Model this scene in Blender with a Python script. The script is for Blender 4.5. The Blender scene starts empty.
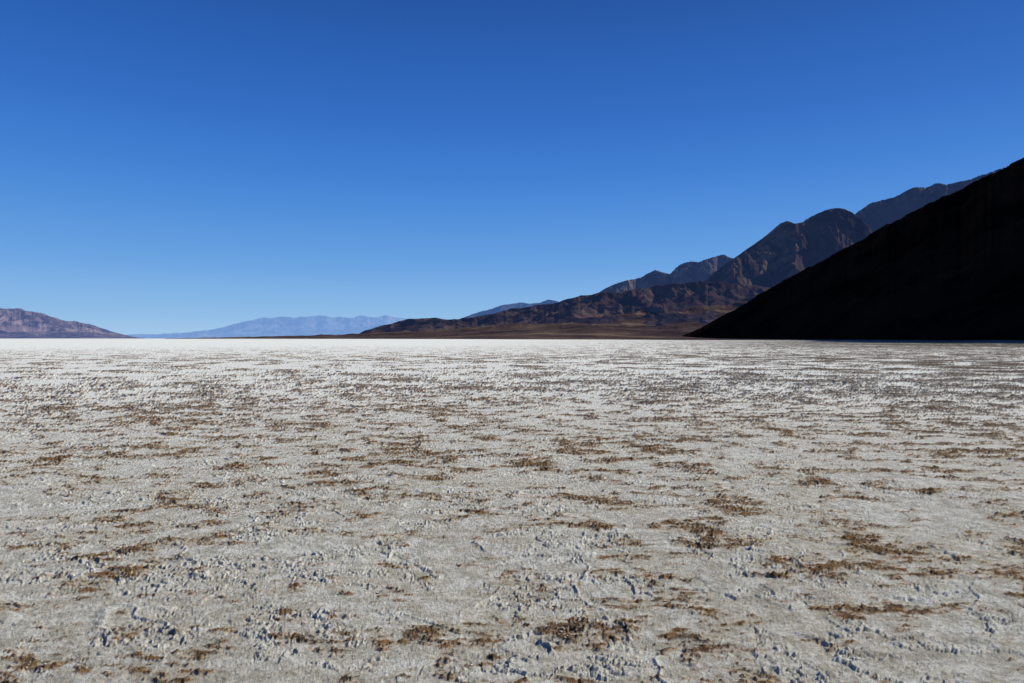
import bpy, math
import numpy as np
from mathutils import Vector
rng = np.random.default_rng(7)
scn = bpy.context.scene
COL = scn.collection
HOR = 338.5      # horizon row of the photograph
F = 683.0        # focal length in pixels
CAM_H = 1.55

# ------------------------------------------------------------ noise
PERM = rng.permutation(4096).astype(np.int64)
ANG = rng.random(4096) * 2 * np.pi
GX, GY = np.cos(ANG), np.sin(ANG)
RA, RB = rng.random(4096), rng.random(4096)
def hsh(ix, iy, s):
    return PERM[(PERM[(ix + s * 131) & 4095] + iy) & 4095]
def perlin(x, y, s=0):
    fx = np.floor(x); fy = np.floor(y)
    ix = fx.astype(np.int64); iy = fy.astype(np.int64)
    dx = x - fx; dy = y - fy
    u = dx*dx*dx*(dx*(dx*6-15)+10); v = dy*dy*dy*(dy*(dy*6-15)+10)
    def g(a, b):
        h = hsh(ix + a, iy + b, s)
        return GX[h]*(dx-a) + GY[h]*(dy-b)
    n0 = g(0,0)*(1-u) + g(1,0)*u
    n1 = g(0,1)*(1-u) + g(1,1)*u
    return (n0*(1-v) + n1*v) * 1.5
def fbm(x, y, o, s=0, gain=.5, lac=2.03):
    t = 0; a = 1; n = 0
    for k in range(o):
        t = t + a*perlin(x + 17.3*k, y - 9.1*k, s + k); n += a
        x = x*lac; y = y*lac; a *= gain
    return t / n
def ridged(x, y, o, s=0, gain=.5, lac=2.07):
    t = 0; a = 1; n = 0; w = 1
    for k in range(o):
        r = 1 - np.abs(perlin(x + 11.3*k, y + 5.7*k, s + k)); r = r*r
        t = t + a*r*w; n += a
        w = np.clip(r*1.3, 0, 1)
        x = x*lac; y = y*lac; a *= gain
    return t / n
def worley(x, y, s=0):
    """edge distance F2-F1, and a tilted plate height of the nearest cell"""
    ix = np.floor(x).astype(np.int64); iy = np.floor(y).astype(np.int64)
    f1 = np.full(x.shape, 9.0); f2 = np.full(x.shape, 9.0); hh = np.zeros(x.shape)
    for a in (-1,0,1):
        for b in (-1,0,1):
            h = hsh(ix+a, iy+b, s)
            ux = x-(ix+a+RA[h]); uy = y-(iy+b+RB[h])
            d = np.hypot(ux, uy)
            near = d < f1
            hh = np.where(near, (RA[(h*7+3) & 4095]-.5) + 1.5*(GX[(h*5+1) & 4095]*ux + GY[(h*5+1) & 4095]*uy), hh)
            f2 = np.minimum(f2, np.maximum(f1, d)); f1 = np.minimum(f1, d)
    return f2 - f1, hh
def ss(a, b, x):
    t = np.clip((x-a)/(b-a), 0, 1); return t*t*(3-2*t)

# ------------------------------------------------------------ mesh helpers
def grid_mesh(name, X, Y, Z, wrap=False, attrs=None):
    nr, nc = X.shape
    v = np.stack([X, Y, Z], -1).reshape(-1, 3).astype(np.float32)
    idx = np.arange(nr*nc).reshape(nr, nc)
    if wrap: idx = np.concatenate([idx, idx[:, :1]], 1)
    q = np.stack([idx[:-1,:-1], idx[:-1,1:], idx[1:,1:], idx[1:,:-1]], -1).reshape(-1, 4)
    a = v[q[0]]
    if np.cross(a[1]-a[0], a[2]-a[0])[2] < 0: q = q[:, ::-1]
    me = bpy.data.meshes.new(name)
    me.vertices.add(len(v)); me.vertices.foreach_set('co', v.ravel())
    me.loops.add(q.size); me.loops.foreach_set('vertex_index', q.astype(np.int32).ravel())
    me.polygons.add(len(q))
    me.polygons.foreach_set('loop_start', np.arange(0, q.size, 4, dtype=np.int32))
    me.polygons.foreach_set('use_smooth', np.ones(len(q), dtype=bool))
    me.update(calc_edges=True)
    for k, d in (attrs or {}).items():
        at = me.attributes.new(k, 'FLOAT', 'POINT')
        at.data.foreach_set('value', d.reshape(-1).astype(np.float32))
    return me
def link(name, me, mat, label, cat, kind='structure'):
    o = bpy.data.objects.new(name, me); COL.objects.link(o)
    me.materials.append(mat)
    o['label'] = label; o['category'] = cat; o['kind'] = kind
    return o

# ------------------------------------------------------------ node helpers
class NT:
    def __init__(s, mat):
        mat.use_nodes = True; s.t = mat.node_tree; s.t.nodes.clear()
    def n(s, typ, **kw):
        nd = s.t.nodes.new(typ)
        for k, v in kw.items():
            if k.startswith('i_'):
                key = k[2:]; key = int(key) if key.isdigit() else key
                s.put(nd.inputs[key], v)
            else: setattr(nd, k, v)
        return nd
    def put(s, sock, v):
        if isinstance(v, bpy.types.NodeSocket): s.t.links.new(v, sock)
        else: sock.default_value = v
    def math(s, op, a, b=0.0, clamp=False):
        m = s.n('ShaderNodeMath', operation=op, use_clamp=clamp); s.put(m.inputs[0], a); s.put(m.inputs[1], b); return m.outputs[0]
    def mix(s, f, a, b, blend='MIX'):
        m = s.n('ShaderNodeMix', data_type='RGBA', blend_type=blend)
        s.put(m.inputs[0], f); s.put(m.inputs[6], a); s.put(m.inputs[7], b); return m.outputs[2]
    def noise(s, vec, scale, detail=4, rough=.55):
        return s.n('ShaderNodeTexNoise', i_Vector=vec, i_Scale=scale, i_Detail=detail, i_Roughness=rough).outputs[0]
    def mr(s, v, a, b, c=0.0, d=1.0):
        m = s.n('ShaderNodeMapRange', interpolation_type='SMOOTHSTEP')
        s.put(m.inputs[0], v)
        for k, q in zip((1,2,3,4), (a,b,c,d)): m.inputs[k].default_value = q
        return m.outputs[0]

# ------------------------------------------------------------ ground
def mud_mask(x, y):
    r = np.hypot(x, y)
    wx = x + .22*fbm(x*1.7, y*1.7, 3, 40); wy = y + .16*fbm(x*1.7, y*1.7, 3, 44)
    a = fbm(wx/.60, wy/.34, 6, 3, .74)
    al = fbm(wx/2.8, wy/2.3, 6, 13, .72)
    f = ss(14, 50, r)
    a = a*(1-f) + al*f*1.05
    br = fbm(x/.12, y/.05, 4, 140, .74)
    b = fbm(x/3.0, y/2.0, 3, 60)
    c = fbm(x/40, y/25, 3, 66)
    X = x/np.maximum(y, 1.)
    right = ss(-.05, .8, X)*ss(8, 40, r)
    left = ss(-.05, -.6, X)*ss(40, 160, r)
    th = .180 - .25*b - .12*c*f - .15*right + .07*left + .05*f - .065*ss(5, 12, r)
    q = a + .52*br
    return ss(th, th+.11, q), ss(th-.22, th+.06, a + .40*br)
def ground_h(x, y):
    r = np.hypot(x, y)
    m, st = mud_mask(x, y)
    wx = x + .12*fbm(x*4, y*4, 3, 20); wy = y + .12*fbm(x*4, y*4, 3, 24)
    e, _ = worley(wx/.75, wy/.75, 9)
    plate = np.exp(-(e/.026)**2)
    sel = ss(.0, .25, fbm(x/.9, y/.9, 2, 88))
    wx2 = x + .05*fbm(x*9, y*9, 3, 26, .65); wy2 = y + .05*fbm(x*9, y*9, 3, 28, .65)
    e2, fh = worley(wx2/.24, wy2/.17, 15)
    flake_sel = ss(-.10, .32, fbm(x/1.1, y/.9, 4, 120, .6))
    flake = fh*ss(0, .06, e2)
    tn = fbm(wx2/.40, wy2/.32, 5, 33, .6)
    tear = np.clip(1 - np.abs(tn)*15, 0, 1)
    selt = ss(-.20, .12, fbm(x/.7, y/.7, 2, 99))
    lip = np.clip(1 - np.abs(tn-.07)*17, 0, 1)*(tn > 0)
    lump = ridged(wx2/.26, wy2/.26, 5, 31, .66) - .5
    fine = fbm(x/.035, y/.035, 4, 50, .82)
    rough = ridged(x/.07, y/.06, 4, 70, .68)
    h = .035*fbm(x/2.6, y/2.6, 4, 12) + .010*plate*sel + .005*lump + .0070*fine
    h = h + flake_sel*.0065*flake + selt*(.010*lip - .008*tear)
    near = ss(9, 4, r)
    h = h + m*(.003 + (.040 - .022*near)*(rough-.35)) 
    k = ss(7, 30, r)*(1-ss(80, 400, r))
    h = h + k*.05*m
    fade = 1 - ss(300, 1500, r)
    return h*fade, m, st, np.maximum(plate*sel, selt*lip*.9)

def build_ground():
    rr = [0.35]
    while rr[-1] < 2.35: rr.append(rr[-1]*1.03)
    while rr[-1] < 60: rr.append(rr[-1]*1.0034)
    while rr[-1] < 700: rr.append(rr[-1]*1.008)
    while rr[-1] < 160000: rr.append(rr[-1]*1.06)
    rr = np.array(rr)
    th = np.concatenate([np.linspace(-42, 42, 1700), np.linspace(42, 318, 160)[1:-1]])
    th = np.radians(th)
    R, T = np.meshgrid(rr, th, indexing='ij')
    X = R*np.sin(T); Y = R*np.cos(T)
    H, M, S, P = ground_h(X, Y)
    return grid_mesh('ground', X, Y, H, wrap=True, attrs={'mud': M, 'stain': S, 'plate': P})

def ground_material():
    mat = bpy.data.materials.new('salt_crust'); t = NT(mat)
    pos = t.n('ShaderNodeNewGeometry').outputs['Position']
    at = lambda n: t.n('ShaderNodeAttribute', attribute_name=n).outputs['Fac']
    mud, stain, plate = at('mud'), at('stain'), at('plate')
    sep = t.n('ShaderNodeSeparateXYZ', i_0=pos)
    x, y = sep.outputs[0], sep.outputs[1]
    rad = t.n('ShaderNodeVectorMath', operation='LENGTH', i_0=pos).outputs['Value']
    big = t.noise(pos, .9, 5, .6)
    med = t.noise(pos, 7, 6, .74)
    fin = t.noise(pos, 44, 6, .88)
    grain = t.noise(pos, 180, 3, .88)
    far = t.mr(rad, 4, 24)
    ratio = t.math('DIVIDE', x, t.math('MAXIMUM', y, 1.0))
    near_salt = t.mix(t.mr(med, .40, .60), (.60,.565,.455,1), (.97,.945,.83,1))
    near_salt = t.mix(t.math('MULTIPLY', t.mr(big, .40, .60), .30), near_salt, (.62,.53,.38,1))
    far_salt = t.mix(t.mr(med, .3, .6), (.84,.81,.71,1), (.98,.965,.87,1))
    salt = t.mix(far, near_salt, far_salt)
    wn = t.noise(pos, 3.1, 9, .88)
    salt = t.mix(t.math('MULTIPLY', t.mr(wn, .55, .61), .9), salt, (.98,.97,.88,1))
    salt = t.mix(t.math('MULTIPLY', plate, .6), salt, (.98,.965,.87,1))
    nf = t.math('SUBTRACT', 1.0, t.math('MULTIPLY', far, .72))
    salt = t.mix(t.math('MULTIPLY', t.mr(fin, .53, .59), t.math('MULTIPLY', nf, .68)), salt, (.21,.175,.12,1))
    salt = t.mix(t.math('MULTIPLY', t.mr(grain, .54, .61), t.math('MULTIPLY', nf, .55)), salt, (.12,.10,.07,1))
    rust = t.mix(t.mr(fin, .40, .60), (.28,.140,.052,1), (.62,.46,.27,1))
    sm = t.math('MULTIPLY', stain, t.mr(med, .38, .58, .10, .82), True)
    sm = t.math('MULTIPLY', sm, t.math('SUBTRACT', 1.0, t.math('MULTIPLY', t.mr(rad, 7, 28), .80)))
    col = t.mix(sm, salt, rust)
    brown = t.mix(t.mr(med, .38, .62), (.052,.028,.013,1), (.235,.110,.036,1))
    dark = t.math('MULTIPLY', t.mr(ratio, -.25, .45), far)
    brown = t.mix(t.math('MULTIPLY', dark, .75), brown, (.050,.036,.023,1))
    brown = t.mix(t.math('MULTIPLY', t.mr(fin, .50, .60), t.math('SUBTRACT', .6, t.math('MULTIPLY', far, .5))), brown, (.50,.37,.22,1))
    mm = t.math('MULTIPLY', mud, t.mr(fin, .38, .52, .50, 1.0), True)
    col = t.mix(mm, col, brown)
    streak = t.n('ShaderNodeMapping', i_Vector=pos); streak.inputs['Scale'].default_value = (.035, .012, 1)
    sn = t.noise(streak.outputs[0], 1.0, 6, .65)
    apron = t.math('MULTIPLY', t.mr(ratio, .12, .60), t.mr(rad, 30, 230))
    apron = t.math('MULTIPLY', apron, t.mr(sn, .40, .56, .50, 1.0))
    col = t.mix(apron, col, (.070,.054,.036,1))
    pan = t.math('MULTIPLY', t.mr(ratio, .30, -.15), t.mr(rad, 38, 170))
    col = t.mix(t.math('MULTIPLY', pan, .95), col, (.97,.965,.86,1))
    hsum = t.math('ADD', t.math('MULTIPLY', fin, .7), t.math('MULTIPLY', grain, .3))
    bump = t.n('ShaderNodeBump', i_Strength=.85, i_Distance=.03, i_Height=hsum)
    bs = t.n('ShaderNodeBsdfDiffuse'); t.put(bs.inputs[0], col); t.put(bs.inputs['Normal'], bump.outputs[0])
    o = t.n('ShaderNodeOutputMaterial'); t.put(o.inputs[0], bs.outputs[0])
    return mat

gm = ground_material()
link('ground', build_ground(), gm, 'rough white and tan salt crust flat with brown mud patches reaching the horizon', 'salt flat')

def crumbs():
    n = 110000
    th = np.radians(rng.uniform(-42, 42, n)); r = 2.3*np.exp(rng.random(n)*1.6)
    x = r*np.sin(th); y = r*np.cos(th)
    h, m, st, p = ground_h(x, y)
    keep = rng.random(n) < (m**2*.28 + st*.04)
    x, y, h, m = x[keep], y[keep], h[keep], m[keep]
    n = len(x)
    phi = (1+5**.5)/2
    V = np.array([(-1,phi,0),(1,phi,0),(-1,-phi,0),(1,-phi,0),(0,-1,phi),(0,1,phi),(0,-1,-phi),(0,1,-phi),(phi,0,-1),(phi,0,1),(-phi,0,-1),(-phi,0,1)])/1.9
    T = np.array([(0,11,5),(0,5,1),(0,1,7),(0,7,10),(0,10,11),(1,5,9),(5,11,4),(11,10,2),(10,7,6),(7,1,8),(3,9,4),(3,4,2),(3,2,6),(3,6,8),(3,8,9),(4,9,5),(2,4,11),(6,2,10),(8,6,7),(9,8,1)])
    s = .002 + .0045*rng.random(n)**2.5
    P = V[None]*(1 + rng.uniform(-.4,.4,(n,12,1)))*np.stack([rng.uniform(.7,2.2,n), rng.uniform(.7,1.5,n), rng.uniform(.3,.8,n)],-1)[:,None]*s[:,None,None]
    a = rng.random(n)*6.283; ca, sa = np.cos(a)[:,None], np.sin(a)[:,None]
    Q = P.copy(); Q[...,0] = P[...,0]*ca - P[...,1]*sa; Q[...,1] = P[...,0]*sa + P[...,1]*ca
    Q += np.stack([x, y, h + s*.2], -1)[:,None]
    v = Q.reshape(-1,3).astype(np.float32)
    f = (T[None] + 12*np.arange(n)[:,None,None]).reshape(-1,3)
    me = bpy.data.meshes.new('mud_crumbs')
    me.vertices.add(len(v)); me.vertices.foreach_set('co', v.ravel())
    me.loops.add(f.size); me.loops.foreach_set('vertex_index', f.astype(np.int32).ravel())
    me.polygons.add(len(f)); me.polygons.foreach_set('loop_start', np.arange(0, f.size, 3, dtype=np.int32))
    me.update(calc_edges=True)
    at = me.attributes.new('tone', 'FLOAT', 'POINT'); at.data.foreach_set('value', np.repeat(rng.random(n), 12).astype(np.float32))
    return me
cm = bpy.data.materials.new('mud_crumb'); t = NT(cm)
tone = t.n('ShaderNodeAttribute', attribute_name='tone').outputs['Fac']
c1 = t.mix(tone, (.13,.063,.025,1), (.36,.20,.09,1))
c1 = t.mix(t.mr(tone, .6, .8), c1, (.6,.54,.42,1))
b = t.n('ShaderNodeBsdfDiffuse'); t.put(b.inputs[0], c1)
o = t.n('ShaderNodeOutputMaterial'); t.put(o.inputs[0], b.outputs[0])
link('mud_crumbs', crumbs(), cm, 'loose crumbs of brown mud and salt strewn over the near brown patches', 'crumbs', 'stuff')

# ------------------------------------------------------------ mountains
def rock_material(name, dark, light, tan, scale, haze, hazecol, tanfac=.5):
    mat = bpy.data.materials.new(name); t = NT(mat)
    pos = t.n('ShaderNodeNewGeometry').outputs['Position']
    a = t.noise(pos, scale, 8, .66)
    b = t.noise(pos, scale*.27, 4, .5)
    c = t.noise(pos, scale*2.2, 5, .6)
    col = t.mix(t.mr(a, .38, .62), dark, light)
    col = t.mix(t.math('MULTIPLY', t.mr(t.math('ADD', t.math('MULTIPLY', b, .6), t.math('MULTIPLY', c, .4)), .50, .60), tanfac), col, tan)
    bump = t.n('ShaderNodeBump', i_Strength=.8, i_Distance=.15/scale, i_Height=a)
    d = t.n('ShaderNodeBsdfDiffuse'); t.put(d.inputs[0], col); t.put(d.inputs['Normal'], bump.outputs[0])
    em = t.n('ShaderNodeEmission'); t.put(em.inputs[0], hazecol)  # distance haze painted as a constant glow mixed into the rock
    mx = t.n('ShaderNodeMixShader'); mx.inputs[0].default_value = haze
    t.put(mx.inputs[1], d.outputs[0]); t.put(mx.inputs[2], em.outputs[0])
    o = t.n('ShaderNodeOutputMaterial'); t.put(o.inputs[0], mx.outputs[0])
    return mat

def prof(pts):
    p = np.array(pts, float)
    return (p[:,0]-512)/F, (HOR-p[:,1])/F
def smooth1(a, s):
    k = np.exp(-.5*(np.arange(-3*s, 3*s+1)/s)**2); k /= k.sum()
    return np.convolve(np.pad(a, 3*s, mode='edge'), k, mode='valid')
def mountains(name, pts, ncol, ys, crest, w_front, w_back, rot, lam, amp, jag, mat, label, cat, seed, power=1.5, stretch=1.35, exact=.7, face=.10, gain=.55):
    px, pe = prof(pts)
    Xs = np.linspace(px[0], px[-1], ncol)
    T = np.interp(Xs, px, pe)
    T = T + jag*(fbm(Xs*F/26, Xs*0+seed, 5, seed, .6))*np.clip(T/(T.max()*.3), 0, 1)
    T = np.maximum(T, 0)
    Yv = np.linspace(ys[0], ys[1], ys[2])
    YY, XX = np.meshgrid(Yv, Xs, indexing='ij')
    x = XX*YY; y = YY
    c = crest(XX)
    tt = np.where(y < c, (c-y)/w_front, (y-c)/w_back)
    e = 1 - tt
    ec = np.clip(e, 0, 1)**power
    ca, sa = math.cos(rot), math.sin(rot)
    u = (x*ca + y*sa)/lam; v = (-x*sa + y*ca)/(lam*stretch)
    wu = u + .45*fbm(u*.6, v*.9, 4, seed+5); wv = v + .45*fbm(u*.6, v*.9, 4, seed+9)
    r = ridged(wu, wv, 7, seed+13, gain)
    r2 = ridged(wu*.4, wv*.45, 4, seed+31, .5)
    h = ec*(1 - amp + amp*1.5*(.5*r + .5*r2)) + face*(r-.5)*np.clip(e*4, 0, 1)*(1-ec)*np.clip(e*1.6, 0, 1)
    h = np.where(e < 0, e*.15, h - .004)
    m = np.maximum((h/y).max(0), 1e-9)
    env = smooth1(T, max(2, ncol//60))/smooth1(m, max(2, ncol//60))
    k = exact*(T/m) + (1-exact)*np.minimum(env, 1.15*T/m)
    k = np.maximum(k, 1e-3/ (h.max()/y.mean()))
    H = h*k[None]
    H = np.where(e < 0, np.maximum(H, -60), H)
    H[0] = np.minimum(H[0], -5); H[-1] = np.minimum(H[-1], -5)
    H[:, 0] = np.minimum(H[:, 0], -5); H[:, -1] = np.minimum(H[:, -1], -5)
    return link(name, grid_mesh(name, x, y, H), mat, label, cat)

HZ = (.062,.125,.36,1)  # bluish glow colour for the painted haze
def near_ridge():
    px, pe = prof([(655,339.4),(664,339),(676,337),(690,332.5),(702,326.5),(716,319),(730,311.5),(745,303),(760,293),(780,282.5),(800,271),(820,261.5),(840,250),(860,240),(880,227.5),(900,218),(920,206.5),(935,200),(950,193.5),(962,187),(975,180.5),(1000,169.5),(1010,163),(1024,157),(1100,110),(1300,-8),(1550,-190),(2290,-450)])
    Xs = np.concatenate([np.linspace(px[0], .80, 540), np.linspace(.80, px[-1], 160)[1:]])
    T = np.interp(Xs, px, pe); T = T + .0055*fbm(Xs*F/20, Xs*0+3, 6, 3, .66)*np.clip(T/.06, 0, 1)
    T = np.maximum(T, 0)
    Yv = 160*np.exp(np.linspace(0, 1, 460)*math.log(4800/160))
    YY, XX = np.meshgrid(Yv, Xs, indexing='ij'); x = XX*YY; y = YY
    xf = np.interp(y, [0, 400, 1000, 2904, 3500, 5000], [395, 400, 455, 640, 790, 1200])
    xc = np.interp(y, [0, 1198, 2904, 3500, 5000], [960, 903, 830, 860, 1250])
    Hc = np.interp(y, [0, 1198, 2904, 3500, 4300, 5000], [420, 323, 50, 22, -5, -60])
    tt = (x-xf)/(xc-xf)
    up = np.clip(tt, 0, None)
    base = np.where(tt < 1, up**1.08, 1 - .35*(tt-1))
    base = np.where(tt < 0, tt*.4, base)
    r = ridged(y/240 + .3*fbm(x/200, y/200, 2, 5), x/520, 6, 14, .5)
    h = Hc*base*(.86 + .22*r)
    h = np.where(base < 0, np.minimum(h, -np.abs(base)*10), h)
    m = np.maximum((h/y).max(0), 1e-6)
    k = np.clip(T/m, .02, 6)
    H = np.where(h > 0, h*k[None], h)
    H = np.maximum(H, -30)
    H[:, 0] = -3; H[-1] = np.minimum(H[-1], -3)
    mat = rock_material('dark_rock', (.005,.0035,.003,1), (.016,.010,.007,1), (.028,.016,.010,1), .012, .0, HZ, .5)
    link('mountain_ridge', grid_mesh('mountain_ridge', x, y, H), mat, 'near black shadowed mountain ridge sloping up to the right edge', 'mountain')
near_ridge()

m_back = rock_material('blue_hazed_rock', (.030,.026,.026,1), (.07,.058,.052,1), (.14,.10,.07,1), .0018, .18, HZ, .5)  # dark brown-grey rock, blue haze painted in as glow
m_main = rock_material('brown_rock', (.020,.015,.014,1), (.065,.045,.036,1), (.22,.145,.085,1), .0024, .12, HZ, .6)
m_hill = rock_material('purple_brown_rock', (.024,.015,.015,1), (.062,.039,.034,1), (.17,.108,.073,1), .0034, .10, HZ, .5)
m_b = rock_material('tan_hazed_rock', (.045,.036,.034,1), (.13,.10,.078,1), (.42,.30,.17,1), .0016, .22, HZ, .7)  # tan is the rock, blue is painted haze glow
m_c = rock_material('far_hazed_rock', (.05,.04,.04,1), (.10,.08,.08,1), (.14,.11,.09,1), .0012, .50, (.075,.18,.47,1), .4)  # blue is half-strength haze glow painted over grey-brown rock

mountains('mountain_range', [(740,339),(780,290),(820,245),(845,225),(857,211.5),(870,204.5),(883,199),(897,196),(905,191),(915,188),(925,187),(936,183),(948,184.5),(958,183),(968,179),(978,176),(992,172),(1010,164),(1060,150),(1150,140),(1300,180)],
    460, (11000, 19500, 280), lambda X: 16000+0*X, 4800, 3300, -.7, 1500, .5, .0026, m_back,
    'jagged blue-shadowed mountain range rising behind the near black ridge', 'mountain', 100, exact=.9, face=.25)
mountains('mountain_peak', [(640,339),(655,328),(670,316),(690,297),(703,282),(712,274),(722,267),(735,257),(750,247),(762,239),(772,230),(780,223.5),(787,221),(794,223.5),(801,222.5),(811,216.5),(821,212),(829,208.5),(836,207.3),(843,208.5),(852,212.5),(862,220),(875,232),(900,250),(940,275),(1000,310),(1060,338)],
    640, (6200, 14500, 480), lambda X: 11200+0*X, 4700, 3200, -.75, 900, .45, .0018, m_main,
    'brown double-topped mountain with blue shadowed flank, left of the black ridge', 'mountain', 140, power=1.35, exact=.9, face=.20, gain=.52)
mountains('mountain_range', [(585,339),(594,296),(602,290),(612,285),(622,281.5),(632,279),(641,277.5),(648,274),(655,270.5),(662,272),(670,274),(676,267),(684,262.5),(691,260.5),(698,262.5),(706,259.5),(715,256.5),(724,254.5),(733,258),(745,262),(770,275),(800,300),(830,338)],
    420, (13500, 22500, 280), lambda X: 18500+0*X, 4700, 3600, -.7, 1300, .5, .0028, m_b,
    'tan serrated peaks tinted with blue haze behind the purple foothills', 'mountain', 180, exact=.85, face=.2)
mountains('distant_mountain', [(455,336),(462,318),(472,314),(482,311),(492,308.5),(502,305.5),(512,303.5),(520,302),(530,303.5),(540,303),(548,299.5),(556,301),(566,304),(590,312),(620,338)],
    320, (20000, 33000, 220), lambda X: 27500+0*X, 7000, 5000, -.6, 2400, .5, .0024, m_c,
    'small mountain tinted with deep blue haze behind the left end of the foothills', 'mountain', 220, exact=.9)
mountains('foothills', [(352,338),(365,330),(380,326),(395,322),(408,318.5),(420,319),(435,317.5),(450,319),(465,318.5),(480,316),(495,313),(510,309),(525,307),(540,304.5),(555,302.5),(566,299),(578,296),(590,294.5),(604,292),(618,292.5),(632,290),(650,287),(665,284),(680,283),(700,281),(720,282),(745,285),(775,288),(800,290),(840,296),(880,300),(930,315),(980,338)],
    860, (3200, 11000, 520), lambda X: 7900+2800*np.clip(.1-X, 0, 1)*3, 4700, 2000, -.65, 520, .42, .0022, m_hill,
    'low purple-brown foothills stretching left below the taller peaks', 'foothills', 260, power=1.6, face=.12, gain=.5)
m_far = rock_material('pale_hazed_rock', (.04,.04,.05,1), (.26,.25,.25,1), (.50,.42,.38,1), .0005, .74, (.215,.41,.82,1), .6)  # pale blue is mostly painted haze glow, little rock colour shows
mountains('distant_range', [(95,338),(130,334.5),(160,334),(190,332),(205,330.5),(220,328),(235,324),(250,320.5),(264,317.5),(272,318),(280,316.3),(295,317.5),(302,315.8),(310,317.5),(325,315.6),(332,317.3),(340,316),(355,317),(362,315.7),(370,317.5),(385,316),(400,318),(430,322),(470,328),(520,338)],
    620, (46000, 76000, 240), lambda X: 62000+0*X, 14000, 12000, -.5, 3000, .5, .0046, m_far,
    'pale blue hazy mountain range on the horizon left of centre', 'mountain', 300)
m_left = rock_material('mauve_hazed_rock', (.045,.035,.042,1), (.20,.14,.13,1), (.50,.37,.30,1), .0011, .40, (.14,.225,.53,1), .55)  # pinkish rock with grey-blue haze painted in as glow
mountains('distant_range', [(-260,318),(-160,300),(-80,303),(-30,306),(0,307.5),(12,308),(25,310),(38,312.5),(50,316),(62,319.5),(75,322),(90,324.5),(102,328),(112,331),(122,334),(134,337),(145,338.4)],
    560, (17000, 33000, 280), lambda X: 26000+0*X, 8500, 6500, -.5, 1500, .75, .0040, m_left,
    'mauve mountains tinted with grey-blue haze sloping down at the far left horizon', 'mountain', 340, power=1.2, face=.3)

def fan():
    px, pe = prof([(165,338.4),(220,337.2),(280,336),(340,334),(400,331),(460,327.5),(520,322.5),(580,317),(640,311),(690,306),(730,301),(800,294),(900,290)])
    Xs = np.linspace(px[0], px[-1], 620); T = np.interp(Xs, px, pe) + .0010*fbm(Xs*F/18, Xs*0, 4, 8)
    foot = np.interp(Xs, [px[0], -.2, 0, .25, .55], [4200, 2600, 1300, 700, 640])
    top = 6100 + 1500*ss(0, -.3, Xs)[None]
    n = 280
    s = np.linspace(0, 1, n)[:, None]**1.3
    Y = foot[None]*(1-s) + top*s
    X = Xs[None]*Y
    ex = 1.1 + 1.3*ss(.10, .24, Xs)[None]
    el = T[None]*s**ex
    g = ridged(X/420 + .2*fbm(X/300, Y/300, 2, 3), Y/1500, 5, 21, .55)
    H = el*Y*(.84 + .20*g) + 1.5*(g-.4)*np.minimum(s*8, 1) + .2
    H[0] = -2.0
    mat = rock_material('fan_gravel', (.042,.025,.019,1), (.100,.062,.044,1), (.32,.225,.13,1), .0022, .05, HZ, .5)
    link('alluvial_fan', grid_mesh('alluvial_fan', X, Y, H), mat, 'gently sloping tan and brown gravel apron between foothills and salt flat', 'alluvial fan')
fan()

# ------------------------------------------------------------ light
EL, AZ = math.radians(28.5), math.radians(68)
sd = Vector((math.cos(EL)*math.sin(AZ), math.cos(EL)*math.cos(AZ), math.sin(EL)))
ld = bpy.data.lights.new('sun', 'SUN'); ld.energy = 5.0; ld.angle = math.radians(.5); ld.color = (1, .965, .86)
lo = bpy.data.objects.new('sun', ld); COL.objects.link(lo); lo.rotation_euler = sd.to_track_quat('Z', 'Y').to_euler(); lo.location = (20, 0, 30)

w = bpy.data.worlds.new('World'); scn.world = w; w.use_nodes = True
W = NT.__new__(NT); W.t = w.node_tree; W.t.nodes.clear()
sky = W.n('ShaderNodeTexSky'); sky.sky_type = 'NISHITA'; sky.sun_disc = False
sky.sun_elevation = EL; sky.sun_rotation = AZ; sky.air_density = 1.0; sky.dust_density = 0.0; sky.ozone_density = 1.5; sky.altitude = 0
nish = W.n('ShaderNodeVectorMath', operation='SCALE', i_0=sky.outputs[0]); nish.inputs['Scale'].default_value = .07
gen = W.n('ShaderNodeTexCoord').outputs['Generated']
z = W.n('ShaderNodeSeparateXYZ', i_0=gen).outputs[2]
rp = W.n('ShaderNodeValToRGB', i_Fac=z); cr = rp.color_ramp; cr.interpolation = 'B_SPLINE'
stops = [(0, (.37,.61,.86)), (.03, (.28,.52,.83)), (.10, (.135,.375,.79)), (.20, (.055,.235,.70)), (.30, (.028,.155,.58)), (.45, (.013,.082,.36)), (.8, (.008,.040,.16))]
cr.elements[0].position = 0; cr.elements[1].position = 1; cr.elements[1].color = (.006,.030,.12,1); cr.elements[0].color = (*stops[0][1], 1)
for p, c in stops[1:]:
    e = cr.elements.new(p); e.color = (*c, 1)
mixed = W.mix(.07, rp.outputs[0], nish.outputs[0])
bg = W.n('ShaderNodeBackground', i_Color=mixed, i_Strength=1.0)
ow = W.n('ShaderNodeOutputWorld'); W.put(ow.inputs[0], bg.outputs[0])

# ------------------------------------------------------------ camera
cd = bpy.data.cameras.new('camera'); cd.sensor_width = 36; cd.lens = 36*F/1024; cd.clip_start = .05; cd.clip_end = 400000
co = bpy.data.objects.new('camera', cd); COL.objects.link(co)
co.location = (0, 0, CAM_H); co.rotation_euler = (math.radians(90) - math.atan((341.5-HOR)/F), 0, 0)
scn.camera = co
scn.view_settings.view_transform = 'Standard'; scn.view_settings.look = 'None'; scn.view_settings.exposure = 0
